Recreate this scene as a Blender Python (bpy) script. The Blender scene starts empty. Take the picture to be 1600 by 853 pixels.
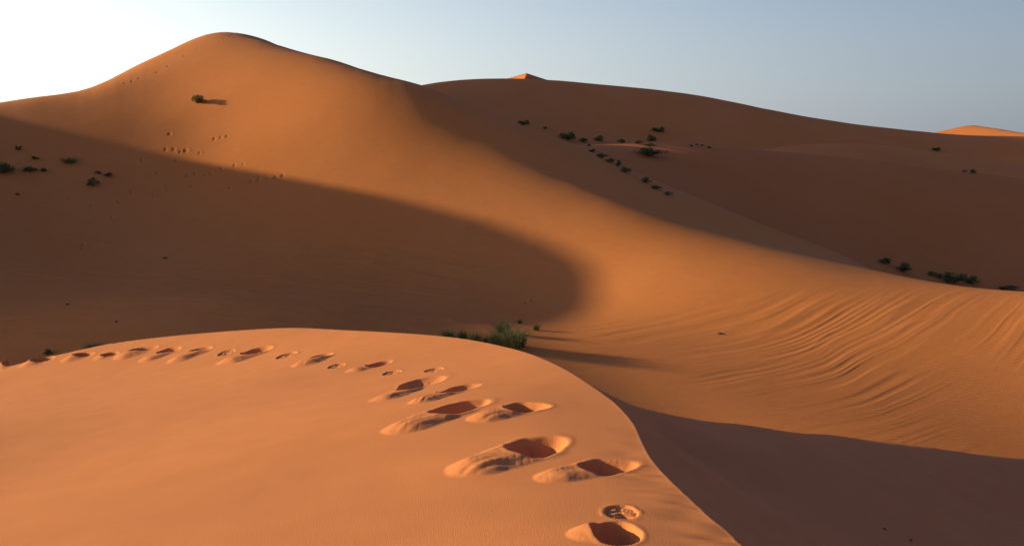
import bpy, math, random
import numpy as np
random.seed(7)
R = math.radians
scene = bpy.context.scene
COL = scene.collection

# ------------------------------------------------------------------ camera, sky, sun, exposure
F = 1386.0                      # focal length in photograph pixels (1600 wide)
HORIZ = 230.0                   # row of the true horizon
PITCH = math.atan((426.5 - HORIZ) / F)
cam_data = bpy.data.cameras.new("camera")
cam = bpy.data.objects.new("camera", cam_data)
COL.objects.link(cam)
cam.location = (0, 0, 0)
cam.rotation_euler = (R(90) - PITCH, 0, 0)
cam_data.sensor_width = 36.0
cam_data.lens = 36.0 * F / 1600.0
cam_data.clip_start = 0.05
cam_data.clip_end = 20000
scene.camera = cam

SUN_AZ = -80.0                  # degrees from the view direction, negative = left
SUN_EL = 12.0
L = np.array([math.sin(R(SUN_AZ)) * math.cos(R(SUN_EL)), math.cos(R(SUN_AZ)) * math.cos(R(SUN_EL)), math.sin(R(SUN_EL))])

world = bpy.data.worlds.new("World")
scene.world = world
world.use_nodes = True
wn = world.node_tree.nodes; wl = world.node_tree.links
wn.clear()
w_out = wn.new('ShaderNodeOutputWorld'); w_bg = wn.new('ShaderNodeBackground')
w_sky = wn.new('ShaderNodeTexSky'); w_sky.sky_type = 'NISHITA'
w_sky.sun_disc = False
w_sky.sun_elevation = R(SUN_EL); w_sky.sun_rotation = R(SUN_AZ)
w_sky.air_density = 1.0; w_sky.dust_density = 3.0; w_sky.ozone_density = 1.2; w_sky.altitude = 0
w_bg.inputs['Strength'].default_value = 0.09
SKY_LOW = (0.53, 0.60, 0.69); SKY_HIGH = (0.44, 0.57, 0.74); SKY_GAIN = 4.15
ZENITH = (0.30, 0.62, 2.05)
def wmath(op, a, b=None, c=None):
    nd = wn.new('ShaderNodeMath'); nd.operation = op
    for i, v in enumerate((a, b, c)):
        if v is None: continue
        if isinstance(v, (int, float)): nd.inputs[i].default_value = v
        else: wl.new(v, nd.inputs[i])
    return nd.outputs[0]
w_tc = wn.new('ShaderNodeTexCoord')
w_sep = wn.new('ShaderNodeSeparateXYZ'); wl.new(w_tc.outputs['Generated'], w_sep.inputs[0])
w_dot = wn.new('ShaderNodeVectorMath'); w_dot.operation = 'DOT_PRODUCT'; w_dot.inputs[1].default_value = tuple(L)
wl.new(w_tc.outputs['Generated'], w_dot.inputs[0])
up = wmath('MAXIMUM', w_sep.outputs['Z'], 0.0)
fall = wmath('EXPONENT', wmath('MULTIPLY', wmath('POWER', wmath('DIVIDE', up, 0.32), 2.0), -1.0))
toward = wmath('ADD', wmath('MINIMUM', w_dot.outputs['Value'], 0.60), 0.34)
w_glow = wn.new('ShaderNodeCombineXYZ')               # whiter and brighter towards the sun
for i, kx in enumerate((1.55, 1.40, 1.10)):
    wl.new(wmath('EXPONENT', wmath('MULTIPLY', toward, kx)), w_glow.inputs[i])
w_mix = wn.new('ShaderNodeMix'); w_mix.data_type = 'RGBA'
w_mix.inputs[6].default_value = (*SKY_LOW, 1); w_mix.inputs[7].default_value = (*SKY_HIGH, 1)
wl.new(wmath('MINIMUM', wmath('MULTIPLY', up, 5.0), 1.0), w_mix.inputs[0])
w_m1 = wn.new('ShaderNodeVectorMath'); w_m1.operation = 'MULTIPLY'
wl.new(w_mix.outputs[2], w_m1.inputs[0]); wl.new(w_glow.outputs[0], w_m1.inputs[1])
w_h1 = wn.new('ShaderNodeVectorMath'); w_h1.operation = 'SCALE'
wl.new(w_m1.outputs[0], w_h1.inputs[0]); wl.new(wmath('MULTIPLY', fall, SKY_GAIN), w_h1.inputs['Scale'])
w_z = wn.new('ShaderNodeVectorMath'); w_z.operation = 'SCALE'; w_z.inputs[0].default_value = ZENITH
wl.new(wmath('MULTIPLY', wmath('SUBTRACT', 1.0, fall), 1.0), w_z.inputs['Scale'])
w_hz = wn.new('ShaderNodeVectorMath'); w_hz.operation = 'ADD'
wl.new(w_h1.outputs[0], w_hz.inputs[0]); wl.new(w_z.outputs[0], w_hz.inputs[1])
w_n = wn.new('ShaderNodeVectorMath'); w_n.operation = 'SCALE'; w_n.inputs['Scale'].default_value = 0.35
wl.new(w_sky.outputs[0], w_n.inputs[0])
w_add = wn.new('ShaderNodeVectorMath'); w_add.operation = 'ADD'
wl.new(w_hz.outputs[0], w_add.inputs[0]); wl.new(w_n.outputs[0], w_add.inputs[1])
wl.new(w_add.outputs[0], w_bg.inputs['Color']); wl.new(w_bg.outputs[0], w_out.inputs['Surface'])

sun_data = bpy.data.lights.new("sun", 'SUN')
sun_data.energy = 5.0; sun_data.angle = R(0.6); sun_data.color = (1.0, 0.90, 0.56)
sun = bpy.data.objects.new("sun", sun_data); COL.objects.link(sun)
sun.rotation_euler = (R(90 - SUN_EL), 0, R(180 - SUN_AZ))
sun.location = tuple(L * 50)

scene.view_settings.view_transform = 'Standard'
scene.view_settings.look = 'None'
scene.view_settings.exposure = 0.5
scene.view_settings.gamma = 1.0
scene.view_settings.use_curve_mapping = False
scene.cycles.diffuse_bounces = 4
scene.cycles.max_bounces = 8

# ------------------------------------------------------------------ helpers
def tag(o, label=None, cat=None, group=None, kind=None):
    if label: o["label"] = label
    if cat: o["category"] = cat
    if group: o["group"] = group
    if kind: o["kind"] = kind
    return o

def ray(px, py):
    """slopes (x/y, z/y) of the sight line through a point of the photograph"""
    u = (px - 800.0) / F; v = (426.5 - py) / F
    c, s = math.cos(PITCH), math.sin(PITCH)
    yy = c + v * s
    return u / yy, (-s + v * c) / yy

def at(px, py, Y):
    a, b = ray(px, py)
    return (a * Y, Y, b * Y)

class TPS:
    """thin-plate surface through scattered survey points"""
    def __init__(self, pts, lam=0.0):
        P = np.array(pts, dtype=np.float64)
        self.m = P[:, :2].mean(0); self.s = P[:, :2].std()
        q = (P[:, :2] - self.m) / self.s
        n = len(q)
        d2 = ((q[:, None] - q[None]) ** 2).sum(-1)
        K = 0.5 * d2 * np.log(d2 + 1e-12) + lam * np.eye(n)
        A = np.zeros((n + 3, n + 3)); A[:n, :n] = K
        A[:n, n] = 1; A[:n, n + 1:] = q; A[n, :n] = 1; A[n + 1:, :n] = q.T
        b = np.zeros(n + 3); b[:n] = P[:, 2]
        self.q = q; self.w = np.linalg.solve(A, b)
    def __call__(self, X, Y):
        sh = np.shape(X)
        x = ((np.ravel(X) - self.m[0]) / self.s); y = ((np.ravel(Y) - self.m[1]) / self.s)
        n = len(self.q)
        out = self.w[n] + self.w[n + 1] * x + self.w[n + 2] * y
        for i in range(n):
            d2 = (x - self.q[i, 0]) ** 2 + (y - self.q[i, 1]) ** 2
            out += self.w[i] * 0.5 * d2 * np.log(d2 + 1e-12)
        return out.reshape(sh)

def hash2(i, j, seed):
    n = (i.astype(np.int64) * 374761393 + j.astype(np.int64) * 668265263 + seed * 1274126177) & 0xffffffff
    n = ((n ^ (n >> 13)) * 1274126177) & 0xffffffff
    n = n ^ (n >> 16)
    return (n & 0xffff) / 65535.0 * 2 - 1

def noise(x, y, seed=0):
    xi = np.floor(x); yi = np.floor(y); fx = x - xi; fy = y - yi
    u = fx ** 3 * (fx * (fx * 6 - 15) + 10); v = fy ** 3 * (fy * (fy * 6 - 15) + 10)
    a = hash2(xi, yi, seed); b = hash2(xi + 1, yi, seed); c = hash2(xi, yi + 1, seed); d = hash2(xi + 1, yi + 1, seed)
    return (a * (1 - u) + b * u) * (1 - v) + (c * (1 - u) + d * u) * v

def fbm(x, y, o=3, seed=0):
    s = 0; a = 1; t = 0
    for k in range(o):
        s = s + a * noise(x * 2 ** k + 17.3 * k, y * 2 ** k - 9.1 * k, seed + k); t += a; a *= 0.5
    return s / t

def sstep(x, a, b):
    t = np.clip((x - a) / (b - a), 0, 1); return t * t * (3 - 2 * t)

def smax(a, b, k):
    h = np.clip(0.5 + 0.5 * (a - b) / k, 0, 1)
    return b + (a - b) * h + k * h * (1 - h)

def signed_dist(X, Y, line):
    """distance to a polyline, positive on its right-hand side"""
    best = np.full(X.shape, 1e9); sgn = np.ones(X.shape)
    for (x0, y0), (x1, y1) in zip(line[:-1], line[1:]):
        dx, dy = x1 - x0, y1 - y0
        t = np.clip(((X - x0) * dx + (Y - y0) * dy) / (dx * dx + dy * dy), 0, 1)
        ex = X - (x0 + t * dx); ey = Y - (y0 + t * dy)
        d = np.hypot(ex, ey)
        m = d < best - 1e-9
        best = np.where(m, d, best)
        sgn = np.where(m, np.where(dx * ey - dy * ex < 0, 1.0, -1.0), sgn)
    return best * sgn

def spline(pts, n=12):
    """Catmull-Rom through points"""
    P = np.array(pts, float); out = []
    E = np.vstack([2 * P[0] - P[1], P, 2 * P[-1] - P[-2]])
    for i in range(1, len(E) - 2):
        p0, p1, p2, p3 = E[i - 1], E[i], E[i + 1], E[i + 2]
        for t in np.linspace(0, 1, n, endpoint=False):
            out.append(0.5 * ((2 * p1) + (-p0 + p2) * t + (2 * p0 - 5 * p1 + 4 * p2 - p3) * t * t + (-p0 + 3 * p1 - 3 * p2 + p3) * t ** 3))
    out.append(P[-1]); return np.array(out)

def grid_mesh(name, X, Y, Z, mat, keep=None, attrs=None):
    nr, nc = X.shape
    idx = np.arange(nr * nc).reshape(nr, nc)
    q = np.stack([idx[:-1, :-1], idx[:-1, 1:], idx[1:, 1:], idx[1:, :-1]], -1).reshape(-1, 4)
    if keep is not None: q = q[keep.reshape(-1)]
    used = np.zeros(nr * nc, bool); used[q.ravel()] = True
    remap = np.cumsum(used) - 1
    q = remap[q]
    co = np.stack([X, Y, Z], -1).reshape(-1, 3)[used].astype(np.float32)
    me = bpy.data.meshes.new(name)
    me.vertices.add(len(co)); me.vertices.foreach_set('co', co.ravel())
    me.loops.add(q.size); me.loops.foreach_set('vertex_index', q.ravel().astype(np.int32))
    me.polygons.add(len(q)); me.polygons.foreach_set('loop_start', np.arange(0, q.size, 4, dtype=np.int32))
    me.update(calc_edges=True)
    me.polygons.foreach_set('use_smooth', np.ones(len(q), bool))
    me.materials.append(mat)
    o = bpy.data.objects.new(name, me); COL.objects.link(o)
    return o

# ------------------------------------------------------------------ sand material
def sand_material(name, c1, c2, grain=1.0, blot=1.0, ripple=0.0, ripple_scale=9.0, ripple_rot=0.0, rip_mask=(0.45, 0.62)):
    m = bpy.data.materials.new(name); m.use_nodes = True
    n = m.node_tree.nodes; l = m.node_tree.links; b = n['Principled BSDF']
    b.inputs['Roughness'].default_value = 0.95
    b.inputs['Specular IOR Level'].default_value = 0.08
    tc = n.new('ShaderNodeTexCoord')
    n1 = n.new('ShaderNodeTexNoise'); n1.inputs['Scale'].default_value = 0.12; n1.inputs['Detail'].default_value = 5
    n2 = n.new('ShaderNodeTexNoise'); n2.inputs['Scale'].default_value = 160; n2.inputs['Detail'].default_value = 3
    n3 = n.new('ShaderNodeTexNoise'); n3.inputs['Scale'].default_value = 2.2; n3.inputs['Detail'].default_value = 6
    for k in (n1, n2, n3): l.new(tc.outputs['Object'], k.inputs['Vector'])
    mx = n.new('ShaderNodeMix'); mx.data_type = 'RGBA'
    mx.inputs[6].default_value = (*c1, 1); mx.inputs[7].default_value = (*c2, 1)
    rmp = n.new('ShaderNodeMapRange'); rmp.inputs[1].default_value = 0.3; rmp.inputs[2].default_value = 0.7
    l.new(n1.outputs['Fac'], rmp.inputs[0]); l.new(rmp.outputs[0], mx.inputs[0])
    # speckle of darker and paler grains
    g = n.new('ShaderNodeMath'); g.operation = 'ADD'; l.new(n2.outputs['Fac'], g.inputs[0]); l.new(n3.outputs['Fac'], g.inputs[1])
    mr = n.new('ShaderNodeMapRange'); mr.inputs[1].default_value = 0.6; mr.inputs[2].default_value = 1.4
    mr.inputs[3].default_value = 1 - 0.16 * blot; mr.inputs[4].default_value = 1 + 0.14 * blot
    l.new(g.outputs[0], mr.inputs[0])
    vm = n.new('ShaderNodeVectorMath'); vm.operation = 'SCALE'
    l.new(mx.outputs[2], vm.inputs[0]); l.new(mr.outputs[0], vm.inputs['Scale'])
    l.new(vm.outputs[0], b.inputs['Base Color'])
    bp = n.new('ShaderNodeBump'); bp.inputs['Strength'].default_value = 0.5; bp.inputs['Distance'].default_value = 0.004 * grain
    l.new(n2.outputs['Fac'], bp.inputs['Height'])
    last = bp
    if ripple > 0:
        mp = n.new('ShaderNodeMapping'); mp.inputs['Rotation'].default_value = (0, 0, R(ripple_rot)); l.new(tc.outputs['Object'], mp.inputs['Vector'])
        wv = n.new('ShaderNodeTexWave'); wv.inputs['Scale'].default_value = ripple_scale; wv.inputs['Distortion'].default_value = 3.2
        wv.inputs['Detail'].default_value = 2.5; wv.inputs['Detail Scale'].default_value = 0.9
        l.new(mp.outputs[0], wv.inputs['Vector'])
        n4 = n.new('ShaderNodeTexNoise'); n4.inputs['Scale'].default_value = 0.35; n4.inputs['Detail'].default_value = 2; l.new(tc.outputs['Object'], n4.inputs['Vector'])
        mk = n.new('ShaderNodeMapRange'); mk.inputs[1].default_value = rip_mask[0]; mk.inputs[2].default_value = rip_mask[1]; l.new(n4.outputs['Fac'], mk.inputs[0])
        mu = n.new('ShaderNodeMath'); mu.operation = 'MULTIPLY'; l.new(wv.outputs['Fac'], mu.inputs[0]); l.new(mk.outputs[0], mu.inputs[1])
        b2 = n.new('ShaderNodeBump'); b2.inputs['Strength'].default_value = 0.8; b2.inputs['Distance'].default_value = ripple
        l.new(mu.outputs[0], b2.inputs['Height']); l.new(bp.outputs[0], b2.inputs['Normal']); last = b2
    l.new(last.outputs[0], b.inputs['Normal'])
    return m

SAND1 = (0.60, 0.200, 0.068); SAND2 = (0.58, 0.182, 0.050)
m_front = sand_material("sand_front", SAND1, (0.59, 0.192, 0.060), 1.6, 0.55)
m_great = sand_material("sand_great", (0.60, 0.192, 0.052), (0.58, 0.178, 0.042), 2.0, 0.35, 0.004, 1.7, -101)
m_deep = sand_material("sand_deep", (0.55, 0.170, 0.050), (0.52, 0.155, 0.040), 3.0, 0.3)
m_far = sand_material("sand_far", (0.60, 0.192, 0.056), (0.57, 0.178, 0.044), 3.0, 0.3)

# ------------------------------------------------------------------ the front dune: crest line and both flanks
CREST = [(-900, 690, 26.718), (-400, 628, 23.140), (0, 570, 19.400), (200, 532, 19.053), (420, 512, 17.683), (550, 515, 16.243), (700, 525, 13.576), (800, 543, 11.672), (870, 568, 9.652), (940, 612, 7.717), (985, 655, 6.534), (1003, 690, 5.811), (1020, 720, 5.317), (1060, 762, 4.698), (1110, 808, 4.142), (1160, 853, 3.706)]
crest3 = [at(*c) for c in CREST] + [(1.02, 2.6, -1.58), (1.1, 1.0, -1.52), (1.2, -3.0, -1.5)]
crest_s = spline(crest3, 14)
crest_xy = [tuple(p[:2]) for p in crest_s]

top_pts = list(map(tuple, crest_s[::3]))
for c in [(965, 820, 3.985), (830, 700, 5.795), (700, 640, 7.366), (820, 637, 7.122), (640, 607, 9.187), (585, 572, 11.955), (500, 560, 13.506), (385, 552, 16.091), (262, 550, 17.484), (130, 556, 18.486), (0, 600, 17.389), (0, 700, 9.379), (0, 853, 5.149), (200, 620, 12.716), (200, 720, 7.559), (300, 853, 4.511), (400, 600, 11.760), (400, 680, 7.635), (550, 640, 8.173), (550, 740, 5.747), (650, 853, 3.997), (-400, 853, 6.171), (-400, 720, 9.523), (-900, 853, 6.237), (950, 680, 6.022), (980, 740, 5.024), (1040, 800, 4.212), (900, 600, 8.208), (1000, 853, 3.664), (820, 590, 8.885), (700, 560, 11.640)]:
    top_pts.append(at(*c))
top_pts += [(0, 0, -1.62), (-3, 0.5, -2.0), (-7, 1, -2.9), (0, -3, -1.6), (-5, -3, -2.3)]
T_top = TPS(top_pts, 0.0003)

RIDGE_E = [(940, 612, 7.72), (1000, 637, 9.7), (1050, 648, 10.6), (1150, 660, 10.4), (1300, 678, 12.0), (1375, 687, 12.6), (1450, 697, 13.1), (1600, 715, 14.1), (1900, 748, 15.6), (2500, 800, 17.2)]
e_s = spline([at(*c) for c in RIDGE_E], 10)
lee_pts = list(map(tuple, crest_s[::5])) + [(3.0, 4.0, -2.95), (3.0, 1.0, -2.8), (6, 3, -4.6), (12, 3, -6.3)]
for c in RIDGE_E[1:] + [(1060, 680, 8.5), (1150, 740, 8.1), (1300, 853, 6.2), (1600, 853, 9.6), (1450, 760, 10.6), (1300, 740, 9.3), (1600, 780, 12.1), (1050, 700, 7.9), (1450, 853, 8.1), (1150, 700, 8.7), (1800, 853, 12.4), (1800, 950, 8.8)]:
    lee_pts.append(at(*c))
lee_pts += [(-1.2, 11.4, -4.3), (1.4, 14.7, -4.8), (2.1, 13.5, -4.6), (2.5, 14.5, -5.3), (5.4, 17.3, -6.4), (8.9, 19.3, -7.1), (14.1, 20.4, -8.0), (23.4, 21.3, -9.1)]
T_lee = TPS(lee_pts, 0.0005)
e_dir = e_s[6][:2] - e_s[0][:2]
e_line = [tuple(e_s[0][:2] - e_dir * 60)] + [tuple(p[:2]) for p in e_s]

# ------------------------------------------------------------------ the great dune, its hollow and the valley
RIDGE = [(-1200, 290, 34.89), (-600, 232, 46.32), (-250, 195, 56.97), (-100, 175, 61.47), (0, 162, 65.42), (60, 154, 66.90), (110, 148, 68.75), (150, 142, 72.44), (180, 129, 71.97), (215, 111, 75.87), (250, 94, 77.18), (290, 75, 80.38), (325, 59, 85.23), (352, 50, 89.45), (385, 52, 91.76), (415, 57, 91.65), (440, 68, 80.10), (470, 79, 86.26), (520, 91, 71.40), (600, 117, 70.14), (660, 132, 65.88), (720, 157, 65.91), (800, 188, 62.76), (900, 229, 61.55), (1000, 274, 59.40), (1100, 315, 57.74), (1200, 356, 55.63), (1300, 392, 52.04), (1400, 431, 43.91), (1500, 450, 40.61), (1600, 457, 38.04), (1850, 455, 34.08), (2300, 430, 30.94)]
ridge_s = spline([at(*c) for c in RIDGE], 8)
G = []
for c in RIDGE: G.append(at(*c))
G += [at(*c) for c in [(600, 160, 58.50), (300, 150, 64.58), (400, 120, 65.50), (450, 200, 57.59), (350, 230, 57.32), (550, 250, 53.45), (500, 180, 58.06), (650, 290, 50.55), (700, 330, 48.07), (800, 330, 47.39), (900, 380, 44.04), (1000, 420, 40.79), (1100, 450, 37.87), (980, 470, 37.78), (0, 190, 59.42), (150, 190, 60.85), (250, 200, 60.30), (250, 150, 65.29), (-400, 260, 44.63), (0, 240, 54.76), (150, 260, 55.17), (300, 275, 54.70), (450, 300, 51.71), (0, 330, 48.14), (200, 340, 49.99), (400, 360, 48.31), (600, 380, 45.93), (750, 410, 43.66), (850, 440, 41.43), (0, 430, 40.36), (200, 440, 40.82), (400, 455, 39.12), (600, 465, 39.71), (800, 480, 38.94), (0, 520, 29.56), (200, 510, 28.12), (450, 505, 28.22), (700, 515, 31.15), (-500, 330, 38.78), (-500, 450, 33.84), (-500, 560, 29.75), (-1200, 450, 27.92), (-1200, 640, 24.07), (830, 545, 30.00), (950, 520, 33.12), (1050, 560, 29.79), (950, 600, 26.96), (1150, 520, 32.87), (1200, 470, 35.94), (1300, 500, 33.58), (1300, 560, 30.12), (1300, 640, 25.54), (1450, 520, 31.92), (1450, 600, 27.98), (1450, 680, 23.81), (1600, 500, 32.43), (1600, 580, 28.71), (1600, 690, 23.86), (1900, 520, 29.07), (1900, 700, 23.34), (2300, 520, 25.46), (2300, 700, 21.10), (560, 105, 66.15), (640, 170, 57.85), (220, 120, 70.44), (300, 200, 60.11), (200, 150, 65.72), (1050, 400, 41.51), (900, 450, 40.31), (600, 113, 66.31), (600, 131, 61.35), (650, 163, 58.53), (650, 181, 57.08), (700, 197, 56.28), (700, 215, 54.92), (750, 219, 55.09), (750, 237, 53.59), (800, 239, 54.04), (800, 257, 52.33), (850, 259, 52.97), (850, 277, 50.98), (900, 278, 51.96), (900, 296, 49.61), (950, 299, 50.54), (950, 317, 47.98), (1000, 321, 48.85), (1000, 339, 46.26), (1050, 336, 48.49), (1050, 354, 45.23), (1100, 349, 48.54), (1100, 367, 44.37), (1150, 363, 48.27), (1150, 381, 43.20), (1200, 378, 47.70), (1200, 396, 41.76), (1250, 393, 46.97), (1250, 411, 40.40), (1300, 408, 45.12), (1300, 426, 39.14), (1350, 419, 47.13), (1350, 437, 38.30)]]
# land beyond the crest falls away
rc = np.array([at(*c) for c in RIDGE])
for i in range(len(rc)):
    a = rc[max(i - 1, 0)]; b = rc[min(i + 1, len(rc) - 1)]; d = (b - a)[:2]; nrm = np.array([-d[1], d[0]]) / np.hypot(*d)
    if nrm[1] < 0: nrm = -nrm
    q = rc[i, :2] + nrm * 9
    if RIDGE[i][0] not in (-100, 60, 110, 180, 215, 290, 325, 385, 440): G.append((q[0], q[1], rc[i, 2] - 4.2))
G += [(-8, 22, -8.2), (-16, 22, -8.4), (0, 22, -8.2), (6, 20, -8), (12, 17, -8), (20, 16, -8), (-30, 25, -8.3)]
T_great = TPS(G, 0.00003)

def base_great(X, Y):
    return T_great(X, Y)

def streaks(X, Y):
    """wind streaks fanned over the valley slope, and soft relief of the hollow"""
    px = 800 + F * X / Y
    wob = 0.9 * fbm(X * 0.13, Y * 0.13, 3, 5)
    c = Y - 0.2 * X - 0.022 * X * X + wob
    rid = 1 - np.abs(noise(c * 1.25 + 0.3 * noise(X * .5, Y * .5, 4), X * 0.11 + 3, 21))
    rid2 = 1 - np.abs(noise(c * 3.1, X * 0.16 + 9, 33))
    amp = sstep(fbm(X * .16, c * .35, 2, 8), -0.6, 0.4)
    m = sstep(px, 930, 1130) * sstep(Y + 0.1 * X, 29, 33) * (1 - sstep(Y - 0.05 * X, 34.5, 37.5)) * amp
    m2 = sstep(px, 820, 950) * sstep(Y, 20, 27) * (1 - sstep(Y, 34, 37)) * sstep(fbm(X * .2, Y * .2, 2, 18), -0.4, 0.3)
    h = 0.025 * m * (1 - 0.45 * sstep(px, 1250, 1450)) * (rid ** 2 - 0.4) + 0.018 * (m2 + 0.6 * m) * (rid2 ** 2 - 0.4)
    hm = (1 - sstep(px, 700, 900)) * (1 - sstep(Y, 43, 50)) * sstep(fbm(X * .09, Y * .16, 2, 44), -0.25, 0.3)
    h = h + hm * 0.085 * (1 - np.abs(noise(Y * 1.5 + 0.22 * X + wob * 1.6, X * 0.22, 61))) ** 3 + hm * 0.035 * (1 - np.abs(noise(Y * 3.4 + 0.5 * X + wob * 2, X * 0.5, 62))) ** 2
    h = h + 0.02 * fbm(X * 0.25, Y * 0.25, 3, 12) * sstep(Y, 20, 40)
    return h

# ------------------------------------------------------------------ footprints in the front dune: (pit x, y, width, height, tail x, y, flare x, y, kind)
PRINTS = [
    (964, 833, 74, 58, 925, 832, 1000, 832, 'pit'), (971, 801, 54, 38, 950, 800, 998, 795, 'boot'),
    (940, 731, 66, 36, 858, 748, 994, 724, 'pit'), (834, 701, 84, 50, 728, 738, 876, 688, 'pit'),
    (816, 637, 54, 24, 752, 655, 858, 634, 'pit'), (706, 641, 60, 28, 622, 674, 755, 628, 'pit'),
    (703, 612, 34, 13, 650, 630, 738, 602, 'pit'), (638, 608, 34, 13, 592, 626, 670, 594, 'pit'),
    (678, 578, 26, 9, 672, 580, 684, 576, 'boot'), (613, 582, 25, 9, 598, 587, 622, 579, 'boot'),
    (587, 571, 24, 8, 550, 580, 608, 565, 'pit'), (526, 572, 22, 8, 505, 580, 535, 569, 'boot'),
    (498, 558, 26, 8, 475, 570, 514, 553, 'pit'), (448, 555, 22, 8, 436, 558, 458, 553, 'boot'),
    (400, 550, 30, 10, 355, 567, 424, 543, 'pit'), (354, 551, 20, 7, 340, 557, 364, 547, 'boot'),
    (313, 547, 24, 6, 275, 564, 330, 541, 'pit'), (262, 549, 22, 8, 228, 563, 282, 544, 'pit'),
    (222, 547, 26, 5, 195, 556, 245, 543, 'pit'), (172, 554, 18, 5, 162, 557, 182, 552, 'pit'),
    (130, 555, 22, 5, 112, 560, 146, 552, 'pit'), (66, 563, 22, 5, 50, 567, 80, 560, 'pit'), (26, 567, 22, 5, 10, 570, 38, 565, 'pit')]

def hit(fn, px, py, y0=2.0, y1=200.0, n=2500):
    a, b = ray(px, py)
    Y = np.geomspace(y0, y1, n); z = fn(a * Y, Y)
    below = (b * Y) <= z
    k = int(np.argmax(below))
    if not below.any(): return None
    if k == 0: return np.array([a * Y[0], Y[0], z[0]])
    f0 = b * Y[k - 1] - z[k - 1]; f1 = b * Y[k] - z[k]; t = f0 / (f0 - f1)
    y = Y[k - 1] + t * (Y[k] - Y[k - 1]); return np.array([a * y, y, b * y])

def print_params():
    out = []
    for (cx, cy, w, h, tx, ty, fx, fy, kind) in PRINTS:
        c = hit(T_top, cx, cy, 2, 30); t = hit(T_top, tx, ty, 2, 30); f = hit(T_top, fx, fy, 2, 30)
        l_ = hit(T_top, cx - w / 2, cy, 2, 30); up = hit(T_top, cx, cy - h / 2, 2, 30); dn = hit(T_top, cx, cy + h / 2, 2, 30)
        rw = abs(c[0] - l_[0]); rl = min(0.5 * abs(up[1] - dn[1]), 1.5 * rw)
        t = c[:2] + (t - c)[:2] * min(1, 1.0 / max(1e-3, np.hypot(*(t - c)[:2]))); f = c[:2] + (f - c)[:2] * min(1, 0.7 / max(1e-3, np.hypot(*(f - c)[:2])))
        out.append((c[:2], rw, rl, t, f, kind))
    return out

def capsule(X, Y, a, b, ra, rb):
    d = b - a; L2 = max(1e-6, d @ d)
    t = np.clip(((X - a[0]) * d[0] + (Y - a[1]) * d[1]) / L2, 0, 1)
    r = np.hypot(X - a[0] - t * d[0], Y - a[1] - t * d[1]) / (ra + (rb - ra) * t)
    return r, t

def footprints(X, Y, Z):
    for i, (c, rw, rl, t, f, kind) in enumerate(print_params()):
        R0 = 1.7
        m = (np.abs(X - c[0]) < R0) & (np.abs(Y - c[1]) < R0)
        x = X[m]; y = Y[m]
        if x.size == 0: continue
        k = rw / 0.15
        wx = x + 0.016 * k * fbm(x * 6 / k, y * 6 / k, 2, 100 + i); wy = y + 0.022 * k * fbm(x * 6 / k + 50, y * 6 / k, 2, 130 + i)
        d2 = f - c; af = math.atan2(d2[1], d2[0]); lf = np.hypot(*d2)
        th = np.arctan2(wy - c[1], wx - c[0])
        Rel = rw * rl * 1.21 / np.sqrt((rl * 1.1 * np.cos(th)) ** 2 + (rw * 1.1 * np.sin(th)) ** 2)
        ext = max(0.0, lf * 0.95 / max(rw, 0.6 * rl) - 1.0)
        Rel = Rel * (1 + ext * np.clip(np.cos(th - af), 0, 1) ** 5)
        r = np.hypot(wx - c[0], wy - c[1]) / Rel
        if kind == 'pit':
            dep = min(0.19, rw * 1.05)
            pit = np.minimum(dep * 1.12 * (1 - np.minimum(r, 1.0) ** 2.3), (1 - r) * rw * 2.6)
            pit = pit - (0.006 * noise(x * 30, y * 30, 7) + 0.006 * k * noise(th * 2.2, r * 0.5 + 5, 500 + i)) * sstep(1 - r, 0, 0.25)
            # sand shoved out of the pit into a low lobe on the tail side, creased along its length
            t = c + (t - c) * 0.78
            rt, tt = capsule(wx, wy, c, t, rw * 1.6, rw * 1.35)
            hump = 0.042 * k * (0.55 + 0.6 * tt)
            lobe = hump - smax(hump - (1 - rt) * rw * 0.50, 0 * rt, 0.015 * k)
            lobe = smax(lobe, 0 * rt, 0.005 * k) * (rt < 1.2)
            d = t - c; dl = max(1e-4, np.hypot(*d)); nrm = np.array([d[1], -d[0]]) / dl
            side = (x - c[0]) * nrm[0] + (y - c[1]) * nrm[1]
            along = ((x - c[0]) * d[0] + (y - c[1]) * d[1]) / dl
            lobe = lobe + 0.005 * k * noise(side * 22 / k + 1.2 * noise(along * 4 / k, side * 4 / k, 3), along * 1.8 / k, 300 + i) * sstep(1 - rt, 0, 0.4)
            low = pit
            rm = r
            lobe = lobe * sstep(along, -0.4 * rw, 0.7 * rw)
            lobe = lobe + 0.0022 * k * np.abs(noise(x * 26 / k, y * 26 / k, 55)) * sstep(lobe, 0, 0.01)
            rim = 0.003 * k * np.exp(-((rm - 1.10) / 0.12) ** 2) * sstep(rm, 1.0, 1.08)
            Z[m] += np.where(low > 0, -low + lobe * (1 - sstep(low, 0, 0.03 * k)), lobe + rim)
        else:
            r = None
            dx = wx - c[0]; dy = wy - c[1]
            r = np.hypot(dx / rw, dy / (rl * 1.05))
            inner = np.where(r < 1, np.minimum(0.026 * k, (1 - r) * rw * 1.2), 0)
            lug = (np.sin(dy / rl * 12 + 2 * np.abs(dx / rw)) > 0.0) & (np.abs(dx / rw) > 0.15) & (r < 0.86)
            rim = 0.006 * k * np.exp(-((r - 1.15) / 0.16) ** 2) * (r > 1) * (0.6 + 0.8 * noise(x * 14 / k, y * 14 / k, 600 + i))
            heel = np.hypot((dx - 0.02 * k) / (rw * 0.6), (dy + rl * 0.5) / (rl * 0.42))
            Z[m] += rim - inner + 0.012 * k * lug - np.where(heel < 1, np.minimum(0.045 * k, (1 - heel) * 0.09 * k), 0)
    return Z

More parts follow.
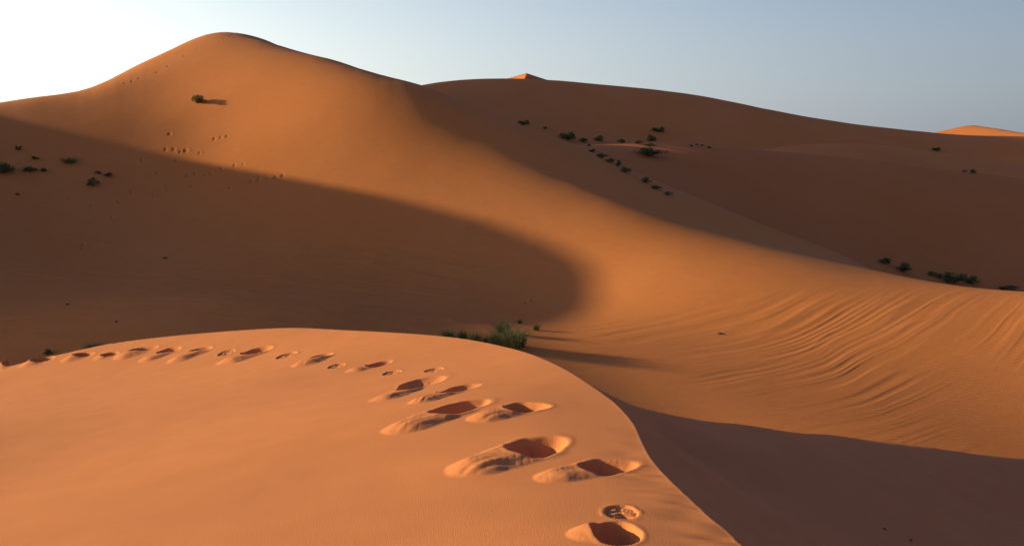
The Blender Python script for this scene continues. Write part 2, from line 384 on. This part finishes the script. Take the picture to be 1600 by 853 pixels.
# ------------------------------------------------------------------ mesh of front dune and great dune from one height field
Q = 1.0
def cols():
    a = np.linspace(-1500, -40, int(150 * Q), endpoint=False); b = np.linspace(-40, 1640, int(1250 * Q), endpoint=False); c = np.linspace(1640, 3000, int(130 * Q))
    return (np.concatenate([a, b, c]) - 800) / F

BR = [(860, 566), (900, 584), (940, 610), (970, 625), (1000, 637), (1050, 648), (1100, 654), (1150, 660), (1300, 678), (1450, 697), (1600, 715), (1900, 748), (2500, 800)]
BR_ = spline(BR, 8)
BROW_X = np.array([800 + F * 0.99 * ray(q[0], q[1])[0] for q in BR_]); BROW_S = np.array([ray(q[0], q[1])[1] for q in BR_])
def front_surface(X, Y):
    s = signed_dist(X, Y, crest_xy[::2])         # crest runs left->right then toward us; lee side is on its left
    lee = -s
    zt = T_top(X, Y); zl = T_lee(X, Y)
    # beyond ridge E the apron drops into the valley
    se = -signed_dist(X, Y, e_line)
    se = np.maximum(se, 0)
    zl = zl - np.minimum(0.30 * se ** 1.5, 0.75 * se)
    # brow of the apron: nothing behind it stands higher
    bx = X / np.maximum(Y, 0.5) * F * 0.99 + 800
    brow = Y * np.interp(bx, BROW_X, BROW_S)
    zl = np.where((bx > 860) & (Y > 3), -smax(-zl, -brow, 0.05), zl)
    w = sstep(lee, -0.02, 0.02)
    z = np.where(lee < -0.02, zt, np.where(lee > 0.02, np.minimum(zl, zt + 5), zt * (1 - w) + zl * w))
    return z, lee

Yr1 = np.geomspace(0.9, 3.2, 40, endpoint=False)
Yr2 = np.geomspace(3.2, 24, int(1050 * Q))
tx = cols()
Yf = np.concatenate([Yr1, Yr2])
XF = Yf[:, None] * tx[None, :]; YF = np.repeat(Yf[:, None], len(tx), 1)
ZF, LEE = front_surface(XF, YF)
lit = LEE < 0
ZF += 0.007 * fbm(XF * 0.9, YF * 0.9, 3, 3) * sstep(np.abs(LEE), 0, 0.4)
# little flutes of sand slipping over the near crest
fl = np.exp(-((LEE + 0.12) / 0.12) ** 2) * (1 - sstep(YF, 4.5, 7))
ZF += 0.010 * fl * noise(YF * 14 + 3 * XF, XF * 3, 77)
ZF += 0.004 * (LEE > 0.1) * np.sin(25 * (YF - 0.12 * XF + 0.3 * fbm(XF * .7, YF * .7, 2, 6))) * sstep(YF, 8.2, 9.5) * sstep(fbm(XF * .5, YF * .6, 2, 16), -0.3, 0.3)
ZF = footprints(XF, YF, ZF)
GB = None
ZG0 = T_great(XF, YF)
cell = lambda A: 0.25 * (A[:-1, :-1] + A[1:, :-1] + A[:-1, 1:] + A[1:, 1:])
keepF = cell(ZF - ZG0) > -1.2
front = grid_mesh("front_dune", XF, YF, ZF, m_front, keepF)
tag(front, "smooth sunlit orange dune in the foreground with a trail of footprints and a sharp curving crest", "dune", kind="structure")
del XF, YF, ZF, LEE, ZG0

Yg = np.concatenate([np.geomspace(12, 60, int(620 * Q), endpoint=False), np.linspace(60, 125, int(460 * Q))])
txg = np.concatenate([np.linspace(-1.9, -0.62, 160, endpoint=False), np.linspace(-0.62, 0.62, int(1050 * Q), endpoint=False), np.linspace(0.62, 1.4, 120)])
XG = Yg[:, None] * txg[None, :]; YG = np.repeat(Yg[:, None], len(txg), 1)
DENTS = [(195, 135, 6), (206, 132, 6), (217, 127, 7), (246, 116, 5), (262, 106, 5), (287, 90, 5), (310, 78, 7), (321, 73, 7), (332, 69, 7), (344, 65, 8), (356, 62, 8), (368, 58, 9), (360, 56, 8),
         (265, 209, 11), (290, 235, 13), (272, 233, 9), (222, 250, 10), (275, 252, 7), (246, 270, 9), (320, 274, 11), (346, 264, 10), (366, 259, 9), (381, 256, 8), (330, 270, 6),
         (345, 214, 7), (430, 277, 8), (418, 280, 6), (393, 284, 6), (305, 271, 6), (292, 274, 5), (312, 238, 6), (281, 238, 6), (335, 216, 6), (355, 212, 6), (259, 233, 6), (405, 277, 7), (442, 274, 6), (300, 292, 6), (260, 291, 8), (262, 297, 6), (359, 293, 6), (205, 300, 4), (240, 305, 4), (108, 309, 8), (185, 316, 8), (143, 322, 7),
         (130, 383, 9), (128, 389, 8), (175, 340, 4), (403, 282, 5), (30, 304, 5), (822, 473, 9), (832, 470, 6), (848, 573, 4)]
def dents(X, Y, Z):
    for i, (px, py, w) in enumerate(DENTS):
        p = hit(T_great, px, py, 26, 124, 1500)
        if p is None: continue
        rw = max(0.13, 0.34 * w / F * p[1]); rl = rw * 0.75
        m = (np.abs(X - p[0]) < rw * 2.2) & (np.abs(Y - p[1]) < rw * 2.2)
        x = X[m] - p[0]; y = Y[m] - p[1]
        r = np.hypot(x / rw, y / rl) * (1 + 0.35 * noise(x * 1.3 / rw + i, y * 1.3 / rw, 400 + i))
        Z[m] += -0.62 * rw * sstep(1 - r, 0, 0.7) + 0.10 * rw * np.exp(-((r - 1.25) / 0.25) ** 2)
    return Z
RX = np.array([-1400] + list(range(-900, 2301, 20))); RY = []
for q in RX:
    sl = ray(float(q), 426.5)[0]; y_ = np.linspace(36, 112, 500); yr = np.interp(q, [c[0] for c in RIDGE], [c[2] for c in RIDGE])
    y_ = y_[y_ < yr + 9]; z_ = T_great(sl * y_, y_); RY.append(y_[int(np.argmax(z_ / y_))])
RY = np.convolve(np.pad(np.array(RY), 2, mode='edge'), np.ones(5) / 5, 'valid'); RS = (RX - 800.0) / F
SIL = np.interp(RX, [c[0] for c in RIDGE], [c[1] for c in RIDGE]); DS = []
for q, yk, w_ in zip(RX, RY, SIL):
    sl = ray(float(q), 426.5)[0]; y_ = np.linspace(yk - 8, yk + 4, 60)
    DS.append(ray(float(q), float(w_))[1] - float((T_great(sl * y_, y_) / y_).max()) if 40 < q < 1300 else 0.0)
DS = np.convolve(np.pad(np.clip(np.array(DS), -0.009, 0.009), 1, mode='edge'), [0.25, 0.5, 0.25], 'valid')
def great_surface(X, Y):
    past = Y - np.interp(X / Y * 0.99, RS, RY) - 0.5
    drop = np.where(past > 0, np.minimum(0.05 * past ** 2, 0.45 * past), 0)
    sx = X / Y * 0.99; yk = np.interp(sx, RS, RY)
    lift = Y * np.interp(sx, RS, DS) * np.exp(-((Y - yk) / (0.10 * yk)) ** 2)
    # the hollow's floor dips towards the foot of the front dune
    dip = 0.11 * np.maximum(35.0 - Y, 0) ** 1.25 * (1 - sstep(800 + F * X / Y, 560, 800))
    return T_great(X, Y) + streaks(X, Y) - drop + lift - dip
ZG = dents(XG, YG, great_surface(XG, YG))
great = grid_mesh("great_dune", XG, YG, ZG, m_great)
tag(great, "great orange dune rising to a peak at the left, its flank half sunlit above a shaded hollow", "dune", kind="structure")
del XG, YG, ZG

# ------------------------------------------------------------------ dunes behind
def sheet(name, label, pts, extra, y0, y1, ny, u0, u1, nu, seed, lam=0.0003, relief=0.25, mat=None):
    T = TPS([at(*p) for p in pts] + extra, lam)
    Yv = np.linspace(y0, y1, ny); U = (np.linspace(u0, u1, nu) - 800) / F
    X = Yv[:, None] * U[None, :]; Y = np.repeat(Yv[:, None], nu, 1)
    fn = lambda a, b: T(a, b) + relief * fbm(a * 0.05, b * 0.05, 4, seed)
    o = grid_mesh(name, X, Y, fn(X, Y), mat or m_far); tag(o, label, "dune", kind="structure")
    return fn

back_pts = [(400, 185, 119.0), (560, 160, 133.1), (660, 134, 140.0), (760, 133, 148.5), (830, 130, 149.0), (900, 133, 149.7), (1000, 141, 150.3), (1100, 153, 150.4), (1200, 177, 151.8), (1300, 195, 152.3), (1400, 207, 153.1), (1450, 212, 153.8), (1600, 217, 152.5), (1900, 235, 141.8), (700, 165, 119.5), (850, 165, 127.4), (1000, 180, 130.2), (1100, 195, 130.3), (1200, 205, 131.7), (1350, 216, 135.1), (1500, 222, 139.2), (1600, 228, 138.3), (800, 195, 116.4), (900, 215, 117.5), (1000, 225, 120.3), (900, 245, 107.3), (1000, 290, 87.0), (1150, 235, 123.6), (1250, 242, 125.2), (1350, 248, 126.9), (1450, 256, 128.0), (1550, 265, 127.9), (1600, 275, 125.3), (1200, 300, 109.3), (1400, 300, 116.0)]
back_world = [(-46.4, 128.9, -2.2), (-34.3, 144.2, 0.5), (-24.1, 152.3, 3.4), (-11.7, 162.6, 4.1), (1.9, 164.9, 4.4), (9.4, 165.6, 4.2), (20.7, 166.3, 3.4), (30.9, 166.4, 2.1), (41.8, 167.8, -0.3), (53.3, 168.2, -2.2), (64.1, 169.1, -3.5), (71.7, 169.8, -4.0), (91.6, 167.8, -4.6), (117.9, 156.5, -6.5)]
fn_back = sheet("back_dune", "long dark shaded dune on the skyline behind the great dune", back_pts, back_world, 104, 215, 340, 480, 2100, 520, 50)
near_pts = [(900, 232, 94.7), (1050, 222, 95.7), (1150, 232, 99.6), (1250, 240, 102.5), (1350, 250, 104.8), (1480, 266, 107.0), (1600, 282, 107.6), (1900, 320, 106.6), (1000, 300, 72.0), (1150, 330, 76.3), (1300, 330, 84.0), (1300, 400, 74.4), (1450, 340, 87.7), (1450, 440, 75.9), (1600, 360, 89.0), (1600, 470, 76.6), (1900, 400, 87.3), (1150, 280, 84.4), (1450, 300, 93.0), (1600, 315, 95.2), (1400, 380, 81.6), (1550, 420, 81.3)]
near_world = [(5.1, 110.6, -6.1), (12.9, 111.2, -5.5), (18.7, 114.3, -6.1), (28.1, 117.7, -6.7), (37.6, 120.4, -7.5), (50.0, 122.8, -8.7), (62.0, 123.6, -10.0), (85.2, 122.6, -12.8)]
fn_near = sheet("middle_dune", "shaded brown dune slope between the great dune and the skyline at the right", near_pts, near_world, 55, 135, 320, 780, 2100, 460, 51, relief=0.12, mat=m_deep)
fold_pts = [(1080,246,119),(1150,240,120),(1250,228,121),(1330,225,122),(1420,232,123),(1500,244,123),(1600,258,122),(1900,290,120),
            (1250,250,110),(1400,262,110),(1500,276,110),(1600,290,109),(1900,330,107)]
fold_world = [(20,140,-5),(48,142,-4),(72,146,-8),(110,150,-11)]
fn_fold = sheet("fold_dune", "low dune fold below the skyline at the far right", fold_pts, fold_world, 106, 160, 120, 1080, 2100, 300, 52, relief=0.10)

def cone_dune(name, label, peak, foot_l, foot_r, Y, depth, sharp):
    p = np.array(at(peak[0], peak[1], Y)); a = np.array(at(foot_l[0], foot_l[1], Y)); b = np.array(at(foot_r[0], foot_r[1], Y))
    base = min(a[2], b[2]) - 12
    n = 120
    U = np.linspace(-1.6, 1.6, n); V = np.linspace(-1.6, 1.6, n)
    UU, VV = np.meshgrid(U, V)
    wl_, wr = p[0] - a[0], b[0] - p[0]
    X = p[0] + np.where(UU < 0, UU * wl_, UU * wr) * 2.2; Yy = Y + VV * depth
    sl = (p[2] - a[2]) / wl_; sr = (p[2] - b[2]) / wr
    dx = X - p[0]; dy = Yy - Y
    if sharp:      # pyramid: bright windward face and a dark face turned to the right
        h = p[2] + np.minimum(sl * dx + 0.33 * dy, np.minimum(-sr * dx + 0.5 * dy, -sr * dx - 0.3 * dy) + 0 * dx)
    else:
        h = np.where(dx < 0, dx * sl, -dx * sr); q_ = (p[2] - a[2]) * 0.15
        h = p[2] - np.sqrt(h * h + q_ ** 2) + q_ - 0.10 * np.abs(dy)
    Z = np.maximum(h, base) + 0.6 * fbm(X * 0.02, Yy * 0.02, 3, 71)
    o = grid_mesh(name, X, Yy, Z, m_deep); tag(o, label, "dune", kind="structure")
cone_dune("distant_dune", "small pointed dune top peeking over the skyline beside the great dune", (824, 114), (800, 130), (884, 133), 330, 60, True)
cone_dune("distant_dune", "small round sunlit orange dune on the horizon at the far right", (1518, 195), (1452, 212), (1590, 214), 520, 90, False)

# plain to the horizon
n = 90
gx = np.sign(np.linspace(-1, 1, n)) * np.abs(np.linspace(-1, 1, n)) ** 3 * 9000
XX, YY = np.meshgrid(gx, gx)
ZZ = -17 + 3.5 * fbm(XX * 0.004, YY * 0.004, 3, 90) - 0.0
plain = grid_mesh("ground", XX, YY, ZZ, m_far); tag(plain, "flat desert plain reaching the horizon", "ground", kind="structure")

# ------------------------------------------------------------------ dune outside the picture at the left: it throws the shade on the hollow
def hit_great(px, py): return hit(T_great, px, py, 25, 120)
edge = [(0, 196), (150, 216), (300, 246), (430, 276), (600, 308), (750, 347), (860, 385), (910, 415), (915, 455), (890, 490), (835, 506)]
pr = []
for e in edge:
    p = hit_great(*e); perp = -L[0] * 0 + (p[0] * L[1] - p[1] * L[0]) / math.hypot(L[0], L[1])
    pr.append((perp, p))
print('EDGE', [(round(a, 1), [round(float(v), 1) for v in p]) for a, p in pr])
hl = math.hypot(L[0], L[1]); dsun = np.array([L[0], L[1]]) / hl; dper = np.array([-dsun[1], dsun[0]]) * -1
# its crest follows the rays that graze the edge of the shade
XC = -72.0
qs = []
for perp, p in pr:
    t = (XC - p[0]) / L[0]
    q = p + L * t
    qs.append((float(q[1]), float(q[2])))
print('CASTER', sorted([(round(a, 1), round(b, 1)) for a, b in qs]))
CAST = [(27, -9), (31, 3), (34, 7.9), (37, 8.9), (42, 8.9), (44, 8.75), (46, 8.8), (48.0, 9.0), (50.2, 9.35), (53.1, 10.05), (55.4, 10.85), (57.2, 11.25), (59.2, 11.5), (61.3, 11.45), (63.5, 10.95), (65.7, 10.4), (70, 10.1), (80, 9.5), (92, 8), (110, 3), (150, -6)]
cy_ = np.array([c[0] for c in CAST]); cz_ = np.array([c[1] for c in CAST])
nx_, ny_ = 160, 360
xs = np.linspace(XC - 70, XC + 30, nx_); ys = np.linspace(28, 150, ny_)
XC_, YC_ = np.meshgrid(xs, ys)
yq = YC_ + (XC_ - XC) * L[1] / L[0] * -1.0 * 0
crest_z = np.interp(yq, cy_, cz_)
dxc = XC_ - XC
zc = crest_z - np.where(dxc > 0, 0.62 * dxc, -0.25 * dxc)
zc = np.maximum(zc, -30) + 0.15 * fbm(XC_ * .05, YC_ * .05, 3, 91)
side = grid_mesh("side_dune", XC_, YC_, zc, m_far); tag(side, "tall dune standing left of the picture above the hollow", "dune", kind="structure")

# added, unseen dune-shaped blocker farther left, put in to shade the far slopes
TALL_BLOCKER = [(130, 8), (134, 50), (137, 62), (142, 69), (190, 71), (225, 71), (238, 62), (246, 34), (262, -8)]
xs = np.linspace(-380, -150, 200); ys = np.linspace(120, 262, 220); XT, YT = np.meshgrid(xs, ys)
zt = np.interp(YT, [c[0] for c in TALL_BLOCKER], [c[1] for c in TALL_BLOCKER]); dx = XT + 235
zt = np.maximum(zt - np.where(dx > 0, 0.62 * dx, -0.32 * dx), -25) + 0.4 * fbm(XT * .03, YT * .03, 3, 92)
tall = grid_mesh("added_shade_dune", XT, YT, zt, m_far); tag(tall, "very tall unseen dune, added far out at the left to shade the far slopes", "dune", kind="structure")

# ------------------------------------------------------------------ plants
def leaf_material(name, c1, c2):
    m = bpy.data.materials.new(name); m.use_nodes = True
    n = m.node_tree.nodes; l = m.node_tree.links; b = n['Principled BSDF']
    b.inputs['Roughness'].default_value = 0.7; b.inputs['Specular IOR Level'].default_value = 0.2
    tc = n.new('ShaderNodeTexCoord'); nz = n.new('ShaderNodeTexNoise'); nz.inputs['Scale'].default_value = 7
    l.new(tc.outputs['Object'], nz.inputs['Vector'])
    oi = n.new('ShaderNodeObjectInfo')
    ad = n.new('ShaderNodeMath'); ad.operation = 'MULTIPLY_ADD'; ad.inputs[1].default_value = 0.4
    l.new(oi.outputs['Random'], ad.inputs[0]); l.new(nz.outputs['Fac'], ad.inputs[2])
    mr = n.new('ShaderNodeMapRange'); mr.inputs[1].default_value = 0.45; mr.inputs[2].default_value = 0.95; l.new(ad.outputs[0], mr.inputs[0])
    mx = n.new('ShaderNodeMix'); mx.data_type = 'RGBA'; mx.inputs[6].default_value = (*c1, 1); mx.inputs[7].default_value = (*c2, 1)
    l.new(mr.outputs[0], mx.inputs[0]); l.new(mx.outputs[2], b.inputs['Base Color'])
    return m
m_leaf = leaf_material("shrub_leaf", (0.050, 0.095, 0.026), (0.110, 0.150, 0.050))
m_grass = leaf_material("grass_blade", (0.150, 0.195, 0.060), (0.330, 0.300, 0.120))
m_twig = leaf_material("twig", (0.10, 0.07, 0.04), (0.16, 0.11, 0.06))
m_clod = leaf_material("crusted_clod", (0.10, 0.045, 0.02), (0.22, 0.09, 0.035))

def raw_mesh(name, V, Fc, mat):
    me = bpy.data.meshes.new(name); me.from_pydata(V, [], Fc); me.materials.append(mat); me.update(); return me

def strip(V, Fc, p, d, length, w, bend, seg=3):
    """one bent tapering blade or twig, two crossed ribbons thick"""
    sx = np.array([-d[1], d[0], 0.0]); nn = np.linalg.norm(sx); sx = sx / nn if nn > 1e-3 else np.array([1.0, 0, 0])
    q = np.array(p, float); dd = np.array(d, float)
    for axis in (sx, np.cross(dd, sx)):
        q = np.array(p, float); dd = np.array(d, float); i0 = len(V)
        for k in range(seg + 1):
            ww = w * (1 - 0.85 * k / seg)
            V.append(tuple(q - axis * ww)); V.append(tuple(q + axis * ww))
            dd = dd + np.array([d[0] * bend, d[1] * bend, -0.35 * bend]); dd /= np.linalg.norm(dd)
            q = q + dd * length / seg
        for k in range(seg):
            a = i0 + 2 * k; Fc.append((a, a + 1, a + 3, a + 2))

def grass_mesh(seed, n=260, spread=0.30, lean=0.42, w=0.011):
    r = random.Random(seed); V, Fc = [], []
    for _ in range(n):
        a = r.uniform(0, 2 * math.pi); rad = spread * abs(r.gauss(0, 0.45)); l_ = r.uniform(0.35, 1.0) * (1 - 0.25 * rad / spread)
        t = lean * r.uniform(0.1, 1.0)
        d = (math.cos(a) * t, math.sin(a) * t, 1.0); nn = math.sqrt(1 + t * t); d = tuple(v / nn for v in d)
        strip(V, Fc, (math.cos(a) * rad, math.sin(a) * rad, -0.03), d, l_, w, r.uniform(0.1, 0.5))
    return V, Fc

def shrub_meshes(seed, n=1150, leaf=0.034):
    r = random.Random(seed); V, Fc = [], []; TV, TF = [], []
    lobes = []
    for k in range(11):
        a = r.uniform(0, 2 * math.pi); t = r.uniform(0.05, 0.34); h = r.uniform(0.18, 0.72) * (1 - t)
        lobes.append((math.cos(a) * t, math.sin(a) * t, h, r.uniform(0.10, 0.20)))
        d = np.array([math.cos(a) * t, math.sin(a) * t, h + 0.05]); L_ = np.linalg.norm(d)
        strip(TV, TF, (0, 0, -0.05), tuple(d / L_), L_ * 1.15, 0.014, 0.05)
        for j in range(4):
            b = r.uniform(0, 2 * math.pi); e = np.array([math.cos(b) * 0.6, math.sin(b) * 0.6, 0.8]); e /= np.linalg.norm(e)
            strip(TV, TF, tuple(d * r.uniform(0.4, 0.9)), tuple(e), r.uniform(0.12, 0.26), 0.006, 0.1)
    for _ in range(n):
        x, y, z, rr = r.choice(lobes); a = r.uniform(0, 2 * math.pi); u = r.uniform(-1, 1); q = rr * r.uniform(0.35, 1.0) ** 0.5 * (1.35 if r.random() < 0.12 else 1)
        s_ = math.sqrt(1 - u * u); c = np.array([x + q * s_ * math.cos(a), y + q * s_ * math.sin(a), max(0.0, z + q * u * 1.1)])
        e1 = np.array([r.gauss(0, 1), r.gauss(0, 1), r.gauss(0, 1) + 0.6]); e1 /= np.linalg.norm(e1)
        e2 = np.cross(e1, [r.gauss(0, 1), r.gauss(0, 1), r.gauss(0, 1)]); e2 /= np.linalg.norm(e2) + 1e-6
        L1 = leaf * r.uniform(0.7, 1.5); L2 = L1 * 0.42; i0 = len(V)
        V += [tuple(c - e1 * L1), tuple(c + e2 * L2), tuple(c + e1 * L1), tuple(c - e2 * L2)]; Fc.append((i0, i0 + 1, i0 + 2, i0 + 3))
    return V, Fc, TV, TF

def clod_mesh(seed):
    import bmesh
    bm = bmesh.new(); bmesh.ops.create_icosphere(bm, subdivisions=2, radius=0.5)
    r = random.Random(seed); off = [r.uniform(-9, 9) for _ in range(3)]
    for v in bm.verts:
        n_ = float(noise(np.array([v.co.x * 2.3 + off[0] + v.co.z]), np.array([v.co.y * 2.3 + off[1] - v.co.z]), seed)[0])
        v.co *= 1 + 0.35 * n_
        if v.co.z < 0: v.co.z *= 0.5
    me = bpy.data.meshes.new("clod"); bm.to_mesh(me); bm.free(); me.materials.append(m_clod); return me

SHRUBS = []
for sd in (1, 2, 3, 4):
    V, Fc, TV, TF = shrub_meshes(sd); SHRUBS.append((raw_mesh("foliage", V, Fc, m_leaf), raw_mesh("stem", TV, TF, m_twig)))
TUFTS = []
for sd in (11, 12, 13):
    V, Fc = grass_mesh(sd); TV, TF = grass_mesh(sd + 50, 26, 0.26, 0.7, 0.007)
    TUFTS.append((raw_mesh("blades", V, Fc, m_grass), raw_mesh("dry_stalks", TV, TF, m_twig)))
CLODS = [clod_mesh(k) for k in (21, 22, 23)]

def ground_hit(px, py):
    best = None
    for fn, a, b in ((great_surface, 26, 124), (fn_near, 56, 134), (fn_back, 105, 210), (fn_fold, 107, 158)):
        p = hit(fn, px, py, a, b, 900)
        if p is not None and p[1] > a + 0.2 and (best is None or p[1] < best[1]): best = p
    return best

rp = random.Random(5)
def plant(kind, px, py, w, h, label, group, dist=None):
    p = ground_hit(px, py) if dist is None else np.array(at(px, py, dist))
    k = p[1] / F
    W = w * k; H = h * k
    if kind == 'clod':
        o = bpy.data.objects.new("sand_clod", rp.choice(CLODS)); COL.objects.link(o)
        o.location = (p[0], p[1], p[2] + H * 0.12); o.scale = (W, W, H); o.rotation_euler.z = rp.uniform(0, 6.28)
        tag(o, label, "clod", group); return o
    name, cat = ("desert_shrub", "shrub") if kind == 'shrub' else ("grass_tuft", "grass tuft")
    root = bpy.data.objects.new(name, None); COL.objects.link(root); root.empty_display_size = 0.2
    root.location = (p[0], p[1], p[2] - 0.02 * H); root.rotation_euler.z = rp.uniform(0, 6.28)
    wide = max(W, 0.1); d_ = max(0.55 * W, 0.55 * H) if kind == 'shrub' else W
    fac = 1.5 if kind == 'shrub' else 1.2
    root.scale = (wide * fac, wide * fac, H * 1.15)
    tag(root, label, cat, group)
    parts = rp.choice(SHRUBS if kind == 'shrub' else TUFTS)
    names = ("foliage", "stem") if kind == 'shrub' else ("blades", "dry_stalks")
    for nm, me in zip(names, parts):
        c = bpy.data.objects.new(nm, me); COL.objects.link(c); c.parent = root
    return root

GL = "shrubs scattered over the shaded left slope"; GR = "shrubs growing behind the great dune's ridge"; GB_ = "shrubs on the far shaded slope"
GN = "grass tufts in the hollow behind the front dune"; GE = "shrubs behind the low right end of the ridge"
for a in [
    ('shrub', 4, 271, 30, 20, "dark green shrub cut by the left edge of the photo, largest on the left slope", GL),
    ('shrub', 29, 235, 9, 10, "small grey-green shrub standing highest and farthest left on the shaded left slope", GL),
    ('shrub', 54, 249, 11, 6, "tiny grey shrub between the highest left shrub and the pair of green shrubs below it", GL),
    ('shrub', 47, 268, 17, 9, "low dark green shrub just right of the large one at the left edge", GL),
    ('shrub', 66, 268, 12, 6, "sparse brownish shrub touching the right side of the low green one", GL),
    ('grass', 108, 255, 24, 12, "sparse grey-green wispy tuft standing alone in the middle of the left slope", GL),
    ('shrub', 145, 291, 15, 16, "round dark green shrub, lowest of the trio on the left slope", GL),
    ('shrub', 153, 272, 9, 6, "small brown-green shrub just above the round dark one", GL),
    ('shrub', 170, 276, 13, 8, "low dark shrub at the right end of the trio on the left slope", GL),
    ('shrub', 308, 161, 26, 13, "lone shrub below the peak throwing a long shadow on the sunlit sand", None),
    ('shrub', 818, 196, 18, 11, "low dark shrub highest along the back of the great dune's ridge", GR),
    ('shrub', 851, 202, 7, 5, "tiny shrub between the highest ridge shrub and the big rounded one", GR),
    ('shrub', 886, 219, 25, 17, "big rounded dark shrub half hidden behind the great dune's ridge", GR),
    ('shrub', 910, 222, 15, 9, "low green shrub touching the right side of the big rounded ridge shrub", GR),
    ('shrub', 936, 221, 15, 11, "two-humped shrub standing on open sand right of the big rounded one", GB_),
    ('shrub', 971, 223, 10, 7, "small solitary shrub on open sand between the two-humped shrub and the tall stack of shrubs", GB_),
    ('shrub', 921, 229, 5, 5, "speck of a shrub just above the ridge below the two-humped shrub", GR),
    ('shrub', 926, 238, 12, 6, "flat small shrub on the ridge at the upper end of the dark row", GR),
    ('shrub', 940, 247, 15, 9, "green shrub second in the dark row down the ridge", GR),
    ('shrub', 953, 254, 15, 8, "low shrub in the middle of the dark row down the ridge", GR),
    ('shrub', 965, 260, 11, 11, "upright knob of a shrub poking out of the dark row down the ridge", GR),
    ('shrub', 976, 269, 16, 10, "greyish shrub at the lower end of the dark row down the ridge", GR),
    ('shrub', 998, 225, 11, 7, "small low shrub just left of the tall stack of shrubs", GB_),
    ('shrub', 1017, 221, 13, 13, "upright dark shrub in the middle of the stack on the far slope", GB_),
    ('shrub', 1030, 207, 18, 12, "dark round shrub, topmost of the stack on the far slope", GB_),
    ('shrub', 1015, 228, 18, 5, "thin flat strip of dark scrub under the upright shrub of the stack", GB_),
    ('shrub', 1014, 243, 38, 15, "widest dark shrub on the far slope, spreading and lowest of its stack", GB_),
    ('shrub', 1008, 285, 17, 9, "spiky shrub where the last dark row on the ridge begins", GR),
    ('shrub', 1025, 295, 17, 7, "flat elongated shrub in the middle of the last dark row on the ridge", GR),
    ('shrub', 1044, 305, 12, 7, "small knobby shrub at the lower end of the last dark row on the ridge", GR),
    ('shrub', 1080, 229, 6, 4, "leftmost of the four tiny shrubs in a line on the far slope", GB_),
    ('shrub', 1089, 227, 5, 3, "second from the left of the four tiny shrubs in a line", GB_),
    ('shrub', 1097, 228, 6, 3, "third from the left of the four tiny shrubs in a line", GB_),
    ('shrub', 1109, 232, 6, 4, "rightmost of the four tiny shrubs in a line on the far slope", GB_),
    ('shrub', 1465, 236, 14, 8, "faint green shrub near the skyline below the round sunlit dune", None),
    ('shrub', 1507, 269, 6, 4, "smaller of the two shrubs on the low fold at the far right", None),
    ('shrub', 1520, 271, 9, 8, "larger dark shrub of the two on the low fold at the far right", None),
    ('shrub', 1382, 412, 18, 12, "rounded shrub farthest left behind the low right end of the ridge", GE),
    ('shrub', 1409, 424, 25, 16, "wedge-shaped shrub second from the left behind the low right end of the ridge", GE),
    ('shrub', 1455, 430, 15, 8, "low faint shrub left of the biggest one behind the right end of the ridge", GE),
    ('shrub', 1469, 434, 10, 8, "small dark shrub touching the left side of the biggest one at the right", GE),
    ('shrub', 1488, 441, 33, 23, "biggest dark shrub behind the right end of the ridge", GE),
    ('shrub', 1518, 444, 20, 17, "squarish dark shrub right of the biggest one behind the ridge", GE),
    ('shrub', 1570, 450, 34, 5, "long low strip of scrub nearly hidden behind the ridge at the right edge", GE),
    ('grass', 700, 529, 26, 19, "thin pale green tuft, leftmost behind the front dune's crest", GN),
    ('grass', 723, 531, 18, 21, "narrow green tuft second from the left behind the front dune's crest", GN),
    ('grass', 743, 534, 24, 22, "bushy green tuft third from the left behind the front dune's crest", GN),
    ('grass', 773, 538, 26, 26, "yellowish tuft at the left side of the large clump behind the front dune", GN),
    ('grass', 795, 542, 56, 40, "largest pale green grass clump behind the front dune's crest", GN),
    ('grass', 812, 541, 22, 34, "dense dark green right side of the large grass clump", GN),
    ('grass', 785, 520, 26, 24, "dark green tuft rising behind the large grass clump", GN),
    ('grass', 759, 535, 12, 12, "tiny sparse tuft between the third tuft and the large grass clump", GN),
    ('grass', 812, 505, 9, 9, "tiny dry brown tuft behind and above the large grass clump", GN),
    ('grass', 838, 516, 11, 14, "small bright green tuft standing alone on sand at the shade's edge", GN),
    ('shrub', 73, 554, 16, 10, "small dark shrub just over the front dune's crest near the left edge", None),
    ('grass', 146, 546, 30, 12, "faint pale green low tuft behind the crest at the left", None),
    ('clod', 258, 404, 6, 4, "dark clod lying alone in the middle of the shaded hollow", "dark clods in the shaded hollow"),
    ('clod', 182, 503, 4, 4, "dark clod in the hollow closest above the front dune's footprints", "dark clods in the shaded hollow"),
    ('clod', 105, 476, 6, 4, "clod lying at the left in the lower rippled hollow", "dark clods in the shaded hollow"),
    ('clod', 27, 304, 6, 4, "clod below the shrubs near the left edge", "dark clods in the shaded hollow"),
    ('clod', 1124, 521, 10, 3, "flat clod among the wind streaks of the valley slope", None),
]:
    plant(*a)
for px, py, w, h, lab in [(1381, 826, 7, 4, "upper of two tiny clods at the bottom of the shaded apron"), (1423, 844, 6, 4, "lower of two tiny clods at the bottom of the shaded apron")]:
    p = hit(lambda x, y: front_surface(x, y)[0], px, py, 4, 14, 800)
    plant('clod', px, py, w, h, lab, "tiny clods on the shaded apron", dist=float(p[1]))
